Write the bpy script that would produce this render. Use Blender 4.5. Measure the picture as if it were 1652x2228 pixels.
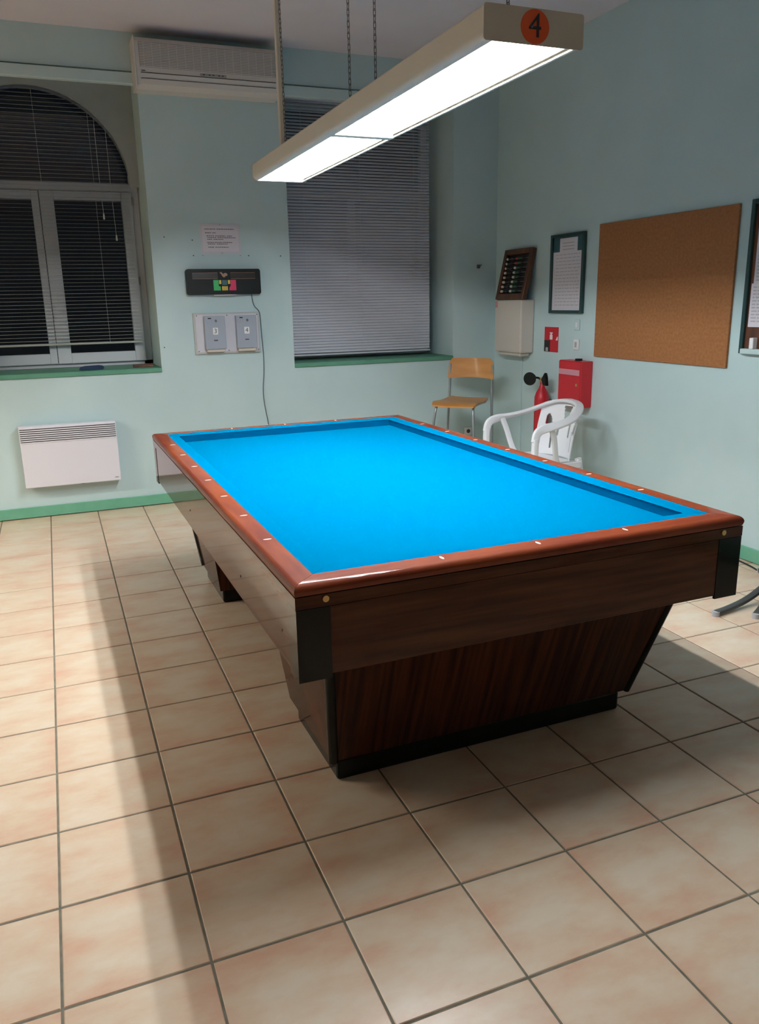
import bpy, bmesh, math, random
from mathutils import Vector, Matrix
random.seed(4)
PI = math.pi
for o in list(bpy.data.objects):
    bpy.data.objects.remove(o, do_unlink=True)
S = bpy.context.scene
COL = S.collection

# ------------------------------------------------------------------ camera
YAW, PIT, ROL, FPX = -0.37978271, -0.25989902, -0.02017962, 1734.13
cam_d = bpy.data.cameras.new('camera'); cam = bpy.data.objects.new('camera', cam_d)
COL.objects.link(cam); S.camera = cam
cam_d.sensor_fit = 'VERTICAL'; cam_d.sensor_height = 24.0
cam_d.lens = 24.0 * FPX / 2228.0
cam_d.clip_start = 0.05; cam_d.clip_end = 60
_f = Vector((-math.sin(YAW)*math.cos(PIT), math.cos(YAW)*math.cos(PIT), math.sin(PIT)))
_r = Vector((math.cos(YAW), math.sin(YAW), 0)); _u = _r.cross(_f)
_r2 = math.cos(ROL)*_r + math.sin(ROL)*_u
_u2 = -math.sin(ROL)*_r + math.cos(ROL)*_u
mw = Matrix((( _r2.x, _u2.x, -_f.x, 0.14404), (_r2.y, _u2.y, -_f.y, -1.58934), (_r2.z, _u2.z, -_f.z, 1.50002), (0, 0, 0, 1)))
cam.matrix_world = mw

# ------------------------------------------------------------------ world (night outside) and exposure
w = bpy.data.worlds.new('night'); S.world = w; w.use_nodes = True
w.node_tree.nodes['Background'].inputs['Color'].default_value = (0.5, 0.65, 1.0, 1)
w.node_tree.nodes['Background'].inputs['Strength'].default_value = 0.004
S.view_settings.view_transform = 'Standard'; S.view_settings.look = 'None'
S.view_settings.exposure = 0.0; S.view_settings.gamma = 1.0
S.view_settings.use_curve_mapping = False
TUBE_STRENGTH = 214.0

# ------------------------------------------------------------------ room sizes (metres; floor tile joint grid starts at 0,0)
T = 0.33
YB = 4.62          # back wall plane
XR = 3.74          # right wall plane
ZC = 3.28          # ceiling
XL, YF = -6.27, -7.92

# ------------------------------------------------------------------ materials
MATS = {}
def _bsdf(m): return m.node_tree.nodes['Principled BSDF']
def mat(name, col, rough=0.5, metal=0.0, spec=0.5, coat=0.0, coat_rough=0.1, emit=None, strength=0.0):
    m = bpy.data.materials.new(name); m.use_nodes = True; b = _bsdf(m)
    b.inputs['Base Color'].default_value = (*col, 1); b.inputs['Roughness'].default_value = rough
    b.inputs['Metallic'].default_value = metal; b.inputs['Specular IOR Level'].default_value = spec
    b.inputs['Coat Weight'].default_value = coat; b.inputs['Coat Roughness'].default_value = coat_rough
    if emit:
        b.inputs['Emission Color'].default_value = (*emit, 1); b.inputs['Emission Strength'].default_value = strength
    MATS[name] = m
    return m
def node(m, t, **kw):
    n = m.node_tree.nodes.new(t)
    for k, v in kw.items(): setattr(n, k, v)
    return n
def link(m, a, b): m.node_tree.links.new(a, b)
def noise_mat(name, c1, c2, scale=8.0, stretch=(1, 1, 1), detail=4.0, lo=0.35, hi=0.65, rough=0.5, bump=0.0, bump_scale=None, spec=0.5, coat=0.0, coat_rough=0.1, c3=None, rand=False, dist=0.0, metal=0.0):
    m = mat(name, c1, rough, metal, spec, coat, coat_rough); b = _bsdf(m)
    tc = node(m, 'ShaderNodeTexCoord'); mp = node(m, 'ShaderNodeMapping'); mp.inputs['Scale'].default_value = stretch
    src = tc.outputs['Object']
    if rand:
        oi = node(m, 'ShaderNodeObjectInfo'); mul = node(m, 'ShaderNodeVectorMath', operation='SCALE')
        cx = node(m, 'ShaderNodeCombineXYZ')
        link(m, oi.outputs['Random'], cx.inputs['X']); link(m, oi.outputs['Random'], cx.inputs['Z'])
        link(m, cx.outputs[0], mul.inputs[0]); mul.inputs['Scale'].default_value = 57.0
        ad = node(m, 'ShaderNodeVectorMath', operation='ADD')
        link(m, src, ad.inputs[0]); link(m, mul.outputs[0], ad.inputs[1]); src = ad.outputs[0]
    link(m, src, mp.inputs['Vector'])
    nz = node(m, 'ShaderNodeTexNoise'); nz.inputs['Scale'].default_value = scale; nz.inputs['Detail'].default_value = detail
    nz.inputs['Distortion'].default_value = dist
    link(m, mp.outputs[0], nz.inputs['Vector'])
    cr = node(m, 'ShaderNodeValToRGB'); e = cr.color_ramp.elements
    e[0].position = lo; e[0].color = (*c1, 1); e[1].position = hi; e[1].color = (*c2, 1)
    if c3:
        k = cr.color_ramp.elements.new((lo+hi)/2); k.color = (*c3, 1)
    link(m, nz.outputs['Fac'], cr.inputs['Fac']); link(m, cr.outputs['Color'], b.inputs['Base Color'])
    if bump:
        nb = node(m, 'ShaderNodeTexNoise'); nb.inputs['Scale'].default_value = bump_scale or scale*6; nb.inputs['Detail'].default_value = 3
        link(m, mp.outputs[0], nb.inputs['Vector'])
        bp = node(m, 'ShaderNodeBump'); bp.inputs['Strength'].default_value = bump; bp.inputs['Distance'].default_value = 0.002
        link(m, nb.outputs['Fac'], bp.inputs['Height']); link(m, bp.outputs[0], b.inputs['Normal'])
    return m

noise_mat('wall_paint', (0.525, 0.68, 0.688), (0.57, 0.72, 0.725), scale=2.2, rough=0.55, bump=0.15, bump_scale=220, spec=0.35)
noise_mat('spandrel_grey', (0.33, 0.36, 0.355), (0.37, 0.40, 0.39), scale=6, rough=0.8, spec=0.2)  # arch spandrels only: darker and greyer than wall_paint
noise_mat('ceiling_paint', (0.70, 0.66, 0.70), (0.74, 0.70, 0.74), scale=2.0, rough=0.8, spec=0.2)
noise_mat('green_paint', (0.135, 0.40, 0.255), (0.17, 0.45, 0.30), scale=7, rough=0.42, bump=0.2, bump_scale=60)
noise_mat('sill_paint', (0.085, 0.27, 0.175), (0.11, 0.31, 0.21), scale=7, rough=0.5, bump=0.2, bump_scale=60)
def tile_material():
    # printed glaze: cream centre, peach towards the tile's rim, clouded differently on every tile
    m = mat('tile_glaze', (0.72, 0.56, 0.40), 0.30); b = _bsdf(m)
    tc = node(m, 'ShaderNodeTexCoord'); oi = node(m, 'ShaderNodeObjectInfo')
    cx = node(m, 'ShaderNodeCombineXYZ'); mul = node(m, 'ShaderNodeVectorMath', operation='SCALE'); mul.inputs['Scale'].default_value = 57.0
    link(m, oi.outputs['Random'], cx.inputs['X']); link(m, oi.outputs['Random'], cx.inputs['Z']); link(m, cx.outputs[0], mul.inputs[0])
    ad = node(m, 'ShaderNodeVectorMath', operation='ADD'); link(m, tc.outputs['Object'], ad.inputs[0]); link(m, mul.outputs[0], ad.inputs[1])
    mp = node(m, 'ShaderNodeMapping'); mp.inputs['Scale'].default_value = (0.8, 1.5, 1.0); link(m, ad.outputs[0], mp.inputs['Vector'])
    nz = node(m, 'ShaderNodeTexNoise'); nz.inputs['Scale'].default_value = 6.5; nz.inputs['Detail'].default_value = 5.0; nz.inputs['Roughness'].default_value = 0.6
    link(m, mp.outputs[0], nz.inputs['Vector'])
    ab_ = node(m, 'ShaderNodeVectorMath', operation='ABSOLUTE'); link(m, tc.outputs['Object'], ab_.inputs[0])
    sp = node(m, 'ShaderNodeSeparateXYZ'); link(m, ab_.outputs[0], sp.inputs[0])
    mx = node(m, 'ShaderNodeMath', operation='MAXIMUM'); link(m, sp.outputs['X'], mx.inputs[0]); link(m, sp.outputs['Y'], mx.inputs[1])
    mr = node(m, 'ShaderNodeMapRange'); mr.inputs['From Min'].default_value = 0.06; mr.inputs['From Max'].default_value = 0.165
    mr.inputs['To Min'].default_value = 0.0; mr.inputs['To Max'].default_value = 0.26; link(m, mx.outputs[0], mr.inputs['Value'])
    n2 = node(m, 'ShaderNodeMapRange'); n2.inputs['From Min'].default_value = 0.30; n2.inputs['From Max'].default_value = 0.70; link(m, nz.outputs['Fac'], n2.inputs['Value'])
    n2.inputs['To Max'].default_value = 0.74
    sm = node(m, 'ShaderNodeMath', operation='ADD'); link(m, mr.outputs[0], sm.inputs[0]); link(m, n2.outputs[0], sm.inputs[1])
    cr = node(m, 'ShaderNodeValToRGB'); e = cr.color_ramp.elements
    e[0].position = 0.18; e[0].color = (0.755, 0.625, 0.475, 1); e[1].position = 0.95; e[1].color = (0.675, 0.405, 0.275, 1)
    k = e.new(0.52); k.color = (0.72, 0.545, 0.385, 1)
    link(m, sm.outputs[0], cr.inputs['Fac']); link(m, cr.outputs['Color'], b.inputs['Base Color'])
    nb = node(m, 'ShaderNodeTexNoise'); nb.inputs['Scale'].default_value = 30; link(m, mp.outputs[0], nb.inputs['Vector'])
    bp = node(m, 'ShaderNodeBump'); bp.inputs['Strength'].default_value = 0.1; bp.inputs['Distance'].default_value = 0.002
    link(m, nb.outputs['Fac'], bp.inputs['Height']); link(m, bp.outputs[0], b.inputs['Normal'])
tile_material()
noise_mat('grout', (0.15, 0.135, 0.10), (0.21, 0.19, 0.145), scale=25, rough=0.9, spec=0.2)
noise_mat('cloth_blue', (0.0, 0.142, 0.285), (0.0, 0.150, 0.30), scale=320, rough=0.95, spec=0.0, bump=0.1, bump_scale=900)
noise_mat('rail_wood', (0.16, 0.026, 0.010), (0.255, 0.052, 0.015), scale=3.0, stretch=(1, 6, 6), detail=6, rough=0.6, spec=0.1, coat=0.42, coat_rough=0.07)
noise_mat('rail_wood_long', (0.16, 0.026, 0.010), (0.255, 0.052, 0.015), scale=3.0, stretch=(6, 1, 6), detail=6, rough=0.6, spec=0.1, coat=0.42, coat_rough=0.07)
noise_mat('trim_wood', (0.09, 0.034, 0.016), (0.13, 0.05, 0.025), scale=5, stretch=(1, 1, 8), rough=0.3, coat=0.3)
noise_mat('apron_wood', (0.050, 0.0135, 0.005), (0.112, 0.037, 0.0135), scale=3.2, stretch=(0.7, 0.7, 11), detail=6, rough=0.5, spec=0.05, coat=1.0, coat_rough=0.06)
_bsdf(MATS['apron_wood']).inputs['Coat IOR'].default_value = 1.28
noise_mat('pedestal_wood', (0.024, 0.006, 0.003), (0.075, 0.019, 0.007), scale=4.0, stretch=(13, 1.4, 0.10), detail=3.0, rough=0.5, spec=0.05, coat=0.7, coat_rough=0.06)
_bsdf(MATS['pedestal_wood']).inputs['Coat IOR'].default_value = 1.28
mat('black_laminate', (0.006, 0.008, 0.007), 0.5, spec=0.05, coat=1.0, coat_rough=0.08)
_bsdf(MATS['black_laminate']).inputs['Coat IOR'].default_value = 1.28
mat('pearl', (0.85, 0.80, 0.70), 0.3)
mat('brass', (0.75, 0.52, 0.22), 0.35, metal=0.9)
noise_mat('lamp_enamel', (0.66, 0.63, 0.545), (0.69, 0.655, 0.57), scale=4, rough=0.42)
mat('reflector_white', (0.88, 0.88, 0.88), 0.5)
mat('tube_glow', (0.9, 0.9, 0.9), 0.4, emit=(0.90, 0.96, 1.0), strength=TUBE_STRENGTH)
mat('tube_glow_warm', (0.9, 0.9, 0.9), 0.4, emit=(1.0, 0.95, 0.83), strength=TUBE_STRENGTH)
mat('steel', (0.42, 0.42, 0.41), 0.32, metal=1.0)
mat('chain_steel', (0.13, 0.13, 0.125), 0.45, metal=0.8)
mat('dark_steel', (0.05, 0.05, 0.048), 0.4, metal=0.3)
mat('tube_grey', (0.33, 0.36, 0.37), 0.35, metal=0.6)
mat('white_frame', (0.66, 0.68, 0.72), 0.35)
mat('white_plastic', (0.82, 0.82, 0.84), 0.38)
mat('ac_plastic', (0.67, 0.64, 0.60), 0.5)
mat('ac_grille', (0.36, 0.35, 0.33), 0.6)
mat('dark_gap', (0.01, 0.01, 0.01), 0.8)
mat('dark_grey', (0.06, 0.06, 0.065), 0.5)
mat('slat_white', (0.66, 0.66, 0.72), 0.45)
mat('slat_ivory', (0.46, 0.47, 0.42), 0.5)
mat('cord_white', (0.7, 0.7, 0.66), 0.7)
mat('heater_white', (0.80, 0.78, 0.84), 0.4)
mat('black_plastic', (0.008, 0.010, 0.009), 0.45, spec=0.15)
mat('display_smoke', (0.02, 0.015, 0.012), 0.3, spec=0.25)
mat('emblem_brown', (0.30, 0.16, 0.10), 0.5)
mat('key_green', (0.03, 0.42, 0.10), 0.5)
mat('key_red', (0.62, 0.02, 0.10), 0.5)
mat('key_yellow', (0.70, 0.48, 0.06), 0.5)
mat('key_teal', (0.03, 0.11, 0.12), 0.5)
mat('box_grey', (0.36, 0.40, 0.47), 0.45)
mat('board_white', (0.66, 0.65, 0.70), 0.5)
mat('board_edge', (0.52, 0.52, 0.50), 0.6)
mat('paper', (0.74, 0.70, 0.75), 0.8)
mat('paper_white', (0.85, 0.84, 0.84), 0.8)
mat('ink', (0.04, 0.04, 0.05), 0.7)
mat('ink_faint', (0.50, 0.47, 0.50), 0.8)
mat('sign_red', (0.52, 0.012, 0.022), 0.4)
mat('sign_white', (0.85, 0.72, 0.74), 0.5)
mat('tape_pink', (0.62, 0.28, 0.33), 0.5)
mat('orange_disc', (0.86, 0.13, 0.035), 0.5)
mat('frame_green', (0.012, 0.045, 0.045), 0.4)
mat('poster_teal', (0.03, 0.10, 0.12), 0.6)
mat('cream_box', (0.66, 0.60, 0.53), 0.55)
noise_mat('cork', (0.30, 0.125, 0.048), (0.36, 0.16, 0.066), scale=60, detail=6, rough=0.9, bump=0.4, bump_scale=120, spec=0.15)
noise_mat('dark_wood', (0.055, 0.018, 0.008), (0.13, 0.045, 0.018), scale=6, stretch=(3, 3, 0.7), rough=0.45)
noise_mat('beech', (0.56, 0.24, 0.06), (0.66, 0.31, 0.09), scale=3, stretch=(1, 5, 5), detail=5, rough=0.38, coat=0.3)
mat('bead_white', (0.75, 0.70, 0.58), 0.4)
mat('bead_red', (0.42, 0.04, 0.03), 0.4)
mat('bead_green', (0.02, 0.10, 0.04), 0.4)
mat('bead_black', (0.015, 0.012, 0.012), 0.4)
mat('felt_navy', (0.012, 0.03, 0.075), 0.9)
mat('cable_grey', (0.11, 0.12, 0.13), 0.6)
mat('cable_black', (0.015, 0.015, 0.015), 0.5)
mat('plastic_grey', (0.42, 0.42, 0.44), 0.5)
g = mat('pane_glass', (1, 1, 1), 0.02); _bsdf(g).inputs['Transmission Weight'].default_value = 1.0; _bsdf(g).inputs['IOR'].default_value = 1.45

# ------------------------------------------------------------------ mesh helpers
class MB:
    def __init__(self): self.v = []; self.f = []
    def add(self, vs, fs):
        n = len(self.v); self.v += [tuple(p) for p in vs]; self.f += [tuple(i+n for i in f) for f in fs]; return self
    def box(self, x0, x1, y0, y1, z0, z1):
        return self.add([(x0,y0,z0),(x1,y0,z0),(x1,y1,z0),(x0,y1,z0),(x0,y0,z1),(x1,y0,z1),(x1,y1,z1),(x0,y1,z1)],
                        [(0,3,2,1),(4,5,6,7),(0,1,5,4),(1,2,6,5),(2,3,7,6),(3,0,4,7)])
    def bbox(self, x0, x1, y0, y1, z0, z1, b=0.004, seg=1):
        bm = bmesh.new()
        r = bmesh.ops.create_cube(bm, size=1.0)
        bmesh.ops.scale(bm, vec=(x1-x0, y1-y0, z1-z0), verts=bm.verts)
        bmesh.ops.translate(bm, vec=((x0+x1)/2, (y0+y1)/2, (z0+z1)/2), verts=bm.verts)
        bmesh.ops.bevel(bm, geom=bm.edges[:], offset=b, segments=seg, affect='EDGES', profile=0.5)
        bm.verts.index_update()
        self.add([v.co.copy() for v in bm.verts], [[v.index for v in f.verts] for f in bm.faces]); bm.free(); return self
    def prism(self, pts, lo, hi, axis='y'):
        # pts: polygon in the plane of the two other axes, extruded along axis
        def P(a, b, t):
            return {'x': (t, a, b), 'y': (a, t, b), 'z': (a, b, t)}[axis]
        n = len(pts)
        vs = [P(a, b, lo) for a, b in pts] + [P(a, b, hi) for a, b in pts]
        fs = [tuple(range(n))[::-1], tuple(range(n, 2*n))] + [(i, (i+1) % n, n+(i+1) % n, n+i) for i in range(n)]
        return self.add(vs, fs)
    def tube(self, path, r, n=8, closed=False, cap=True, rr=None):
        pts = [Vector(p) for p in path]; m = len(pts)
        prev = None; base = len(self.v); vs = []; fs = []
        for i, p in enumerate(pts):
            if closed: t = pts[(i+1) % m] - pts[i-1]
            else: t = pts[min(i+1, m-1)] - pts[max(i-1, 0)]
            t.normalize()
            if prev is None:
                a = Vector((0, 0, 1)) if abs(t.z) < 0.9 else Vector((1, 0, 0))
                nrm = t.cross(a).normalized()
            else:
                nrm = (prev - t*prev.dot(t)).normalized()
            prev = nrm; b = t.cross(nrm)
            rad = rr[i] if rr else r
            for k in range(n):
                a = 2*PI*k/n
                vs.append(p + nrm*(rad*math.cos(a)) + b*(rad*math.sin(a)))
        for i in range(m if closed else m-1):
            j = (i+1) % m
            for k in range(n):
                fs.append((i*n+k, i*n+(k+1) % n, j*n+(k+1) % n, j*n+k))
        if cap and not closed:
            fs.append(tuple(range(n))[::-1]); fs.append(tuple((m-1)*n+k for k in range(n)))
        return self.add(vs, fs)
    def cyl(self, p0, p1, r, n=16, r1=None):
        return self.tube([p0, p1], r, n, rr=[r, r if r1 is None else r1])
    def sweep(self, path, prof, up=(0, 0, 1)):
        # rectangle-like profile (list of (side, up)) along path, kept upright
        pts = [Vector(p) for p in path]; m = len(pts); n = len(prof); vs = []; fs = []; side0 = None
        for i, p in enumerate(pts):
            t = (pts[min(i+1, m-1)] - pts[max(i-1, 0)]).normalized()
            s = side0 if side0 is not None else t.cross(Vector(up))
            if side0 is None: s.normalize(); side0 = s
            s = (side0 - t*side0.dot(t)).normalized()
            u = s.cross(t)
            for a, b in prof: vs.append(p + s*a + u*b)
        for i in range(m-1):
            for k in range(n): fs.append((i*n+k, i*n+(k+1) % n, (i+1)*n+(k+1) % n, (i+1)*n+k))
        fs.append(tuple(range(n))[::-1]); fs.append(tuple((m-1)*n+k for k in range(n)))
        return self.add(vs, fs)
    def lathe(self, prof, c=(0, 0, 0), n=24):
        vs = []; fs = []
        for r, z in prof:
            for k in range(n): vs.append((c[0]+r*math.cos(2*PI*k/n), c[1]+r*math.sin(2*PI*k/n), c[2]+z))
        for i in range(len(prof)-1):
            for k in range(n): fs.append((i*n+k, i*n+(k+1) % n, (i+1)*n+(k+1) % n, (i+1)*n+k))
        fs.append(tuple(range(n))[::-1]); fs.append(tuple((len(prof)-1)*n+k for k in range(n)))
        return self.add(vs, fs)
    def mesh(self, name, m=None, smooth=False):
        me = bpy.data.meshes.new(name); me.from_pydata(self.v, [], self.f); me.validate()
        bm = bmesh.new(); bm.from_mesh(me); bmesh.ops.recalc_face_normals(bm, faces=bm.faces); bm.to_mesh(me); bm.free()
        if smooth:
            try:
                me.shade_smooth(); me.set_sharp_from_angle(angle=math.radians(smooth if smooth > 1 else 40))
            except Exception: pass
        if m: me.materials.append(MATS[m])
        return me
    def obj(self, name, m, parent=None, smooth=False):
        o = bpy.data.objects.new(name, self.mesh(name, m, smooth)); COL.objects.link(o); o.parent = parent
        return o

def inst(name, me, parent=None, loc=(0, 0, 0), rot=(0, 0, 0)):
    o = bpy.data.objects.new(name, me); COL.objects.link(o); o.parent = parent
    o.location = loc; o.rotation_euler = rot
    return o
def tag(o, label=None, cat=None, group=None, kind=None):
    if label: o['label'] = label
    if cat: o['category'] = cat
    if group: o['group'] = group
    if kind: o['kind'] = kind
    return o
def thing(name, label, cat, loc=(0, 0, 0), rotz=0.0, group=None):
    o = bpy.data.objects.new(name, None); COL.objects.link(o); o.empty_display_size = 0.1
    o.location = loc; o.rotation_euler = (0, 0, rotz)
    return tag(o, label, cat, group)
def on_back(name, label, cat, x, z, group=None): return thing(name, label, cat, (x, YB, z), 0, group)
def on_right(name, label, cat, y, z, group=None): return thing(name, label, cat, (XR, y, z), -PI/2, group)
def text_mesh(body, size, m, depth=0.0006):
    c = bpy.data.curves.new('lettering', 'FONT'); c.body = body; c.size = size; c.extrude = depth
    c.align_x = 'CENTER'; c.align_y = 'CENTER'
    o = bpy.data.objects.new('lettering', c); COL.objects.link(o)
    dg = bpy.context.evaluated_depsgraph_get(); me = bpy.data.meshes.new_from_object(o.evaluated_get(dg))
    bpy.data.objects.remove(o, do_unlink=True); me.materials.clear(); me.materials.append(MATS[m])
    return me
def rrect(w, h, r, n=5, cx=0, cy=0):
    pts = []
    for sx, sy, a0 in ((1, 1, 0), (-1, 1, 90), (-1, -1, 180), (1, -1, 270)):
        for k in range(n+1):
            a = math.radians(a0 + 90*k/n)
            pts.append((cx+sx*(w/2-r)+r*math.cos(a), cy+sy*(h/2-r)+r*math.sin(a)))
    return pts
def ellipse(rx, ry, n=24, cx=0, cy=0): return [(cx+rx*math.cos(2*PI*k/n), cy+ry*math.sin(2*PI*k/n)) for k in range(n)]

# ================================================================== THE ROOM
fl = MB().box(XL, XR, YF, YB, -0.12, -0.0022).obj('floor', 'grout'); tag(fl, kind='structure')
# one glazed tile, shared by all: 324 mm with a softened edge
def tile_mesh():
    h = T/2 - 0.0032; c = 0.0022; top = 0.0; mb = MB()
    vs = [(-h,-h,-0.006),(h,-h,-0.006),(h,h,-0.006),(-h,h,-0.006),
          (-h,-h,-c*0.8),(h,-h,-c*0.8),(h,h,-c*0.8),(-h,h,-c*0.8),
          (-h+c,-h+c,top),(h-c,-h+c,top),(h-c,h-c,top),(-h+c,h-c,top)]
    fs = [(8,9,10,11)]
    for i in range(4):
        j = (i+1) % 4; fs += [(i, j, 4+j, 4+i), (4+i, 4+j, 8+j, 8+i)]
    return mb.add(vs, fs).mesh('tile', 'tile_glaze')
TM = tile_mesh()
rest = MB()
for i in range(-19, 12):
    for j in range(-24, 14):
        cx, cy = (i+0.5)*T, (j+0.5)*T
        if cx-T/2 < XL or cx+T/2 > XR+0.02 or cy-T/2 < YF: continue
        near = -2 <= i <= 10 and -3 <= j <= 13
        # tiles that the view takes in, left of its left edge cut away
        if near and (cx > -0.75) and not (j < 0 and i > 7):
            inst('tile', TM, fl, (cx, cy, random.uniform(-0.0004, 0.0004)), (random.uniform(-.0012, .0012), random.uniform(-.0012, .0012), random.choice((0, PI))))
        else:
            h = T/2-0.0032; rest.box(cx-h, cx+h, cy-h, cy+h, -0.006, 0)
for j in range(-3, 14):   # cut tiles along the right wall
    o = inst('tile', TM, fl, (11*T+(XR-11*T)/2, (j+0.5)*T, 0)); o.scale = ((XR-11*T-0.004)/T, 1, 1)
ro = rest.obj('tile_field', 'tile_glaze', fl); ro['kind'] = 'stuff'
tag(MB().box(XL-0.2, XR+0.2, YF-0.2, YB+0.6, ZC, ZC+0.15).obj('ceiling', 'ceiling_paint'), kind='structure')
tag(MB().box(XL-0.2, XL, YF, YB, 0, ZC).obj('wall_left', 'wall_paint'), kind='structure')
tag(MB().box(XL-0.2, XR+0.2, YF-0.2, YF, 0, ZC).obj('wall_front', 'wall_paint'), kind='structure')
tag(MB().box(XR, XR+0.2, YF, YB+0.5, 0, ZC).obj('wall_right', 'wall_paint'), kind='structure')
# back wall with two deep window recesses
W1 = (-0.535, 0.893); W2 = (1.922, 3.330); ZS = 1.045; ZS2 = 1.028; ZT = 3.04; YW = 5.13; YO = 5.22
bw = MB()
bw.box(XL-0.2, XR+0.2, YB, YO, 0, ZS2-0.035)
bw.box(XL-0.2, W2[0], YB, YO, ZS2-0.035, ZS-0.035)
bw.box(XL-0.2, W1[0], YB, YO, ZS-0.035, ZC); bw.box(W1[1], W2[0], YB, YO, ZS-0.035, ZC); bw.box(W2[1], XR+0.2, YB, YO, ZS2-0.035, ZC)
bw.box(W1[0], W1[1], YB, YO, ZT, ZC); bw.box(W2[0], W2[1], YB, YO, ZT, ZC)
# arch spandrels at the back of the left recess
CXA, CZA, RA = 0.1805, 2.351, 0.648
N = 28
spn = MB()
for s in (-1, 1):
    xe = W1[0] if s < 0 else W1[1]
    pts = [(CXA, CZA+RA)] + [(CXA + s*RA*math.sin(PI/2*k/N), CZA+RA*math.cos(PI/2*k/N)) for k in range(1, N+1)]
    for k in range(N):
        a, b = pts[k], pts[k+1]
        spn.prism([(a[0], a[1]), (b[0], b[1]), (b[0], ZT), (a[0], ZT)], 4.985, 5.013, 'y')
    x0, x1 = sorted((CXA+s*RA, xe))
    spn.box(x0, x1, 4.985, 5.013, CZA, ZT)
tag(spn.obj('trim_4', 'spandrel_grey'), kind='structure')
tag(bw.obj('wall_back', 'wall_paint'), kind='structure')
# painted lintel band running over both windows
b = MB().bbox(-1.5, W2[1]+0.02, YB-0.022, YB+0.03, 2.955, 3.028, 0.004)
tag(b.obj('trim_1', 'wall_paint'), kind='structure')
# green sills and skirting
for nm, ww, z in (('trim_2', W1, ZS), ('trim_3', W2, ZS2)):
    s = MB().bbox(ww[0]+0.001, ww[1]-0.001, YB-0.014, YW-0.05, z-0.034, z, 0.004)
    tag(s.obj(nm, 'sill_paint'), kind='structure')
tag(MB().bbox(XL, XR-0.014, YB-0.014, YB, 0.006, 0.083, 0.003).obj('baseboard_back', 'green_paint'), kind='structure')
tag(MB().bbox(XR-0.014, XR, YF, YB, 0.004, 0.083, 0.003).obj('baseboard_right', 'green_paint'), kind='structure')
tag(MB().bbox(XL, XL+0.014, YF, YB, 0.004, 0.083, 0.003).obj('baseboard_left', 'green_paint'), kind='structure')

# ---- arched casement window
win = MB().box(W1[0]+0.002, W1[1]-0.002, YW, YW+0.05, ZS-0.002, ZS+0.028).box(W1[0]+0.002, W1[0]+0.055, YW, YW+0.05, ZS, 2.45).box(W1[1]-0.065, W1[1]-0.002, YW, YW+0.05, ZS, 2.45).obj('window_1', 'white_frame')
tag(win, kind='structure')
MB().bbox(W1[0]+0.002, W1[1]-0.002, YW-0.012, YW+0.05, 2.325, 2.385, 0.004).obj('transom', 'white_frame', win)
af = MB(); ri, rr_ = RA+0.012, RA+0.10
for k in range(40):
    a0, a1 = PI*k/40, PI*(k+1)/40
    af.prism([(CXA+ri*math.cos(a0), CZA+ri*math.sin(a0)), (CXA+rr_*math.cos(a0), CZA+rr_*math.sin(a0)), (CXA+rr_*math.cos(a1), CZA+rr_*math.sin(a1)), (CXA+ri*math.cos(a1), CZA+ri*math.sin(a1))], YW+0.02, YW+0.05, 'y')
af.obj('arch_frame', 'white_frame', win)
fan = [(CXA+(RA+0.05)*math.cos(PI*k/32), CZA+(RA+0.05)*math.sin(PI*k/32)) for k in range(33)]
MB().prism(fan, YW+0.032, YW+0.036, 'y').obj('pane', 'pane_glass', win)
def sash(x0, x1, sl, sr, z0=1.072, z1=2.322, yf=YW-0.028):
    m = MB()
    m.bbox(x0, x0+sl, yf, YW+0.02, z0, z1, 0.004).bbox(x1-sr, x1, yf, YW+0.02, z0, z1, 0.004)
    m.bbox(x0+sl, x1-sr, yf, YW+0.02, z0, z0+0.078, 0.004).bbox(x0+sl, x1-sr, yf, YW+0.02, z1-0.062, z1, 0.004)
    s = m.obj('sash', 'white_frame', win)
    MB().box(x0+sl-0.005, x1-sr+0.005, YW-0.004, YW, z0+0.07, z1-0.055).obj('pane', 'pane_glass', s)
    return s
s1 = sash(W1[0]+0.045, 0.182, 0.07, 0.052)
s2 = sash(0.186, W1[1]-0.055, 0.098, 0.078, yf=YW-0.034)
for z in (1.12, 1.68, 2.26):
    MB().cyl((W1[1]-0.052, YW-0.038, z-0.03), (W1[1]-0.052, YW-0.038, z+0.03), 0.007, 10).obj('hinge', 'steel', s2)
# ---- second window behind its blind
win2 = MB().box(W2[0]+0.002, W2[0]+0.06, YW, YW+0.05, ZS2, ZT-0.002).box(W2[1]-0.06, W2[1]-0.002, YW, YW+0.05, ZS2, ZT-0.002).box(W2[0]+0.06, W2[1]-0.06, YW, YW+0.05, ZS2, ZS2+0.06).box(W2[0]+0.06, W2[1]-0.06, YW, YW+0.05, ZT-0.06, ZT-0.002).box(W2[0]+0.06, W2[1]-0.06, YW, YW+0.05, 2.32, 2.39).box(2.60, 2.66, YW, YW+0.05, ZS2+0.06, 2.32).obj('window_2', 'white_frame')
tag(win2, kind='structure')
for a, b_, c, d in ((W2[0]+0.055, 2.605, ZS2+0.055, 2.325), (2.655, W2[1]-0.055, ZS2+0.055, 2.325), (W2[0]+0.055, W2[1]-0.055, 2.385, ZT-0.055)):
    MB().box(a, b_, YW+0.022, YW+0.026, c, d).obj('pane', 'pane_glass', win2)

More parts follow.
